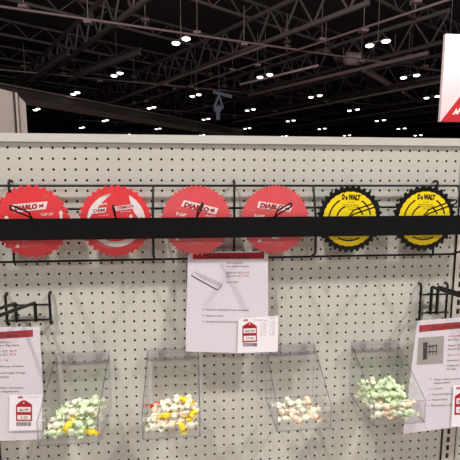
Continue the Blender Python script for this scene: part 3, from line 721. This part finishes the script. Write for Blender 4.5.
cs.add(q+[v-n*.0006 for v in q], [(0, 1, 2, 3), (7, 6, 5, 4), (0, 4, 5, 1), (1, 5, 6, 2), (2, 6, 7, 3), (3, 7, 4, 0)]); tag(cs.build('clear_sleeve', M['sleeve'], t), 'clear plastic sleeve over the sheet')
P0 = UL+n*.004
qd = [on_plane(*p, P0, n) for p in ((453.6, 385.6), (500, 382), (498, 424), (451, 427))]
t, lay = price_card('small white price card with red tag, cut off on the right sign', qd, None)
f1, f2, f3 = lay(.0004), lay(.0007), lay(.001)
b = MB(); put_text(b, f1, 'AWR', 456, 464, 389.4, 2.4, slope=-.05, off=.05); b.build('red_logo', M['hred'], t)
b = MB(); put_poly(b, f1, [(455, 396), (463, 391), (466, 391), (474, 395), (473, 414), (454.4, 415)]); b.build('red_tag', M['hred'], t)
b = MB(); put_poly(b, f2, [(456.6, 398.4), (472, 397.4), (472, 403), (456.4, 404)]); put_poly(b, f2, [(456.2, 407), (471.6, 406), (471.6, 412), (456, 413)]); b.build('tag_windows', M['white'], t)
b = MB(); put_text(b, f3, '$12.50', 458, 470, 402.6, 2.8, off=.01); put_text(b, f3, '10.00', 459, 469, 411.6, 2.8, off=.01); b.build('barcode_and_prices', M['ink'], t)

# ------------------------------------------------------------------ clear bins
BW, BD, BT, BZ = .131, .145, .0028, 1.046
def make_bin(x0, label):
    x1 = x0+BW; y0 = -.010; yb = y0-BD
    zt = 1.186; zf = 1.103
    t = thing('clear_acrylic_bin', ((x0+x1)/2, -.08, BZ), label, 'bin', 'clear acrylic bins on the pegboard')
    def pane(name, quad, off):
        """quad: 4 points; off: thickness vector; broad faces clear, narrow faces edge-tinted"""
        q = [Vector(v) for v in quad]; o = Vector(off); b = MB()
        vs = q+[v+o for v in q]
        b.add(vs, [(0, 1, 2, 3), (7, 6, 5, 4)], 0); b.add(vs, [(0, 4, 5, 1), (1, 5, 6, 2), (2, 6, 7, 3), (3, 7, 4, 0)], 1)
        return b.build(name, [M['acryl'], M['acedge']], t)
    pane('back_pane', [(x0, y0, BZ), (x1, y0, BZ), (x1, y0, zt), (x0, y0, zt)], (0, -BT, 0))
    prof = [(y0-BT, BZ+BT), (yb, BZ+BT), (yb, zf), (y0-.016, zt-.004), (y0-BT, zt)]
    for xx, sgn in ((x0, 1), (x1, -1)):
        b = MB(); n_ = len(prof); vs = [(xx, y, z) for y, z in prof]+[(xx+sgn*BT, y, z) for y, z in prof]
        b.add(vs, [tuple(range(n_)), tuple(range(2*n_-1, n_-1, -1))], 0); b.add(vs, [(i, (i+1) % n_, (i+1) % n_+n_, i+n_) for i in range(n_)], 1)
        b.build('side_pane', [M['acryl'], M['acedge']], t)
    pane('front_pane', [(x0+BT, yb, BZ+BT), (x1-BT, yb, BZ+BT), (x1-BT, yb, zf), (x0+BT, yb, zf)], (0, BT, 0))
    pane('floor_pane', [(x0, y0-BT, BZ), (x1, y0-BT, BZ), (x1, yb, BZ), (x0, yb, BZ)], (0, 0, BT))
    b = MB(); zz = zt
    b.box(x0, x1, y0-.012, y0, zz+.0085, zz+.0105); b.box(x0, x1, y0-.012, y0, zz-.016, zz-.014)
    b.box(x0, x1, y0-.0138, y0-.012, zz-.016, zz+.0105); b.box(x0, x0+.002, y0-.012, y0, zz-.016, zz+.01); b.box(x1-.002, x1, y0-.012, y0, zz-.016, zz+.01)
    b.build('mounting_lip', M['aclip'], t)
    for xx in (x0+.028, x1-.034):
        b = MB(); b.box(xx, xx+.014, y0-.004, .003, zz-.010, zz+.006); b.build('peg_clip', M['aclip'], t)
    return t
BX = (.0865, .311, .617, .849)
bl = ['clear acrylic bin nearest the left sign', 'clear acrylic bin under the left edge of the centre sign', 'nearly empty clear acrylic bin right of the centre sign', 'clear acrylic bin of green-wrapped sweets by the right sign']
for x0, lb in zip(BX, bl): make_bin(x0, lb)

# ------------------------------------------------------------------ wrapped sweets
def make_sweet(loc, m, label, group):
    t = thing('wrapped_sweet', loc, label, 'sweet', group)
    L0 = Vector(loc); c = L0+Vector((0, 0, .008))
    MB().ball(c, (.0105, .0085, .008), n=10, m=6).build('sweet_body', m, t)
    for s in (-1, 1):
        b = MB(); vs = []; K = 10
        for k in range(K):
            a = 2*math.pi*k/K; vs.append(c+Vector((s*.009, .0022*math.cos(a), .0022*math.sin(a))))
        for k in range(K):
            a = 2*math.pi*k/K; rr = .0075+(.002 if k % 2 else -.001); vs.append(c+Vector((s*(.0165+(.0015 if k % 2 else 0)), rr*math.cos(a), rr*.8*math.sin(a))))
        b.add(vs, [(k, (k+1) % K, (k+1) % K+K, k+K) for k in range(K)], 0); b.build('twist_end', m, t, fix=False)
    return t
protos = {}
def sweet(kind, loc, label, group, rot):
    if kind not in protos:
        protos[kind] = make_sweet((0, 0, 0), M[kind], label, group)
        o = protos[kind]; o.location = loc; o.rotation_euler = rot; o['group'] = group; o['label'] = label; return o
    o = copy_thing(protos[kind], loc, label, rot); o['group'] = group; return o
def fill(x0, counts, kinds, label, group):
    """layers of sweets on a jittered grid standing on the bin floor"""
    z = BZ+BT+.003
    for li, (nx, ny, y0, y1, xa, xb) in enumerate(counts):
        for i in range(nx):
            for j in range(ny):
                x = x0+xa+(xb-xa)*(i+.5)/nx+random.uniform(-.003, .003); y = y0+(y1-y0)*(j+.5)/ny+random.uniform(-.003, .003)
                kd = kinds[(i*3+j*5+li+random.randint(0, 1)) % len(kinds)]
                sweet(kd, (x, y, z+random.uniform(0, .003)), label(kd), group, (random.uniform(-.3, .3), random.uniform(-.25, .25), random.uniform(-.6, .6)+(1.57 if (i+j) % 2 else 0)))
        z += .0165
nm = dict(green='pale green', cream='cream white', lemon='yellow', cherry='red', peach='peach')
fill(BX[3], [(5, 5, -.145, -.025, .012, .119), (5, 4, -.14, -.025, .012, .119), (4, 3, -.12, -.025, .012, .115)], ['green', 'cream', 'green', 'green', 'peach'],
     lambda k: nm[k]+' wrapped sweet in the bin beside the right sign', 'sweets in the bin beside the right sign')
fill(BX[0], [(5, 5, -.145, -.025, .012, .119), (4, 4, -.14, -.03, .02, .119), (3, 2, -.12, -.05, .05, .115)], ['green', 'cream', 'green', 'cream', 'green', 'lemon', 'green'],
     lambda k: nm[k]+' wrapped sweet in the bin beside the left sign', 'sweets in the bin beside the left sign')
fill(BX[1], [(5, 5, -.145, -.025, .012, .119), (4, 3, -.13, -.04, .04, .119), (2, 2, -.12, -.07, .06, .112)], ['cream', 'peach', 'lemon', 'cream', 'cherry', 'cream', 'cream', 'peach'],
     lambda k: nm[k]+' wrapped sweet in the bin under the centre sign edge', 'sweets in the bin under the left edge of the centre sign')
fill(BX[2], [(4, 3, -.145, -.05, .012, .119)], ['peach', 'cream'], lambda k: nm[k]+' wrapped sweet in the nearly empty bin', 'sweets in the nearly empty bin')

for o in bpy.data.objects:
    if '_o' in o: del o['_o']
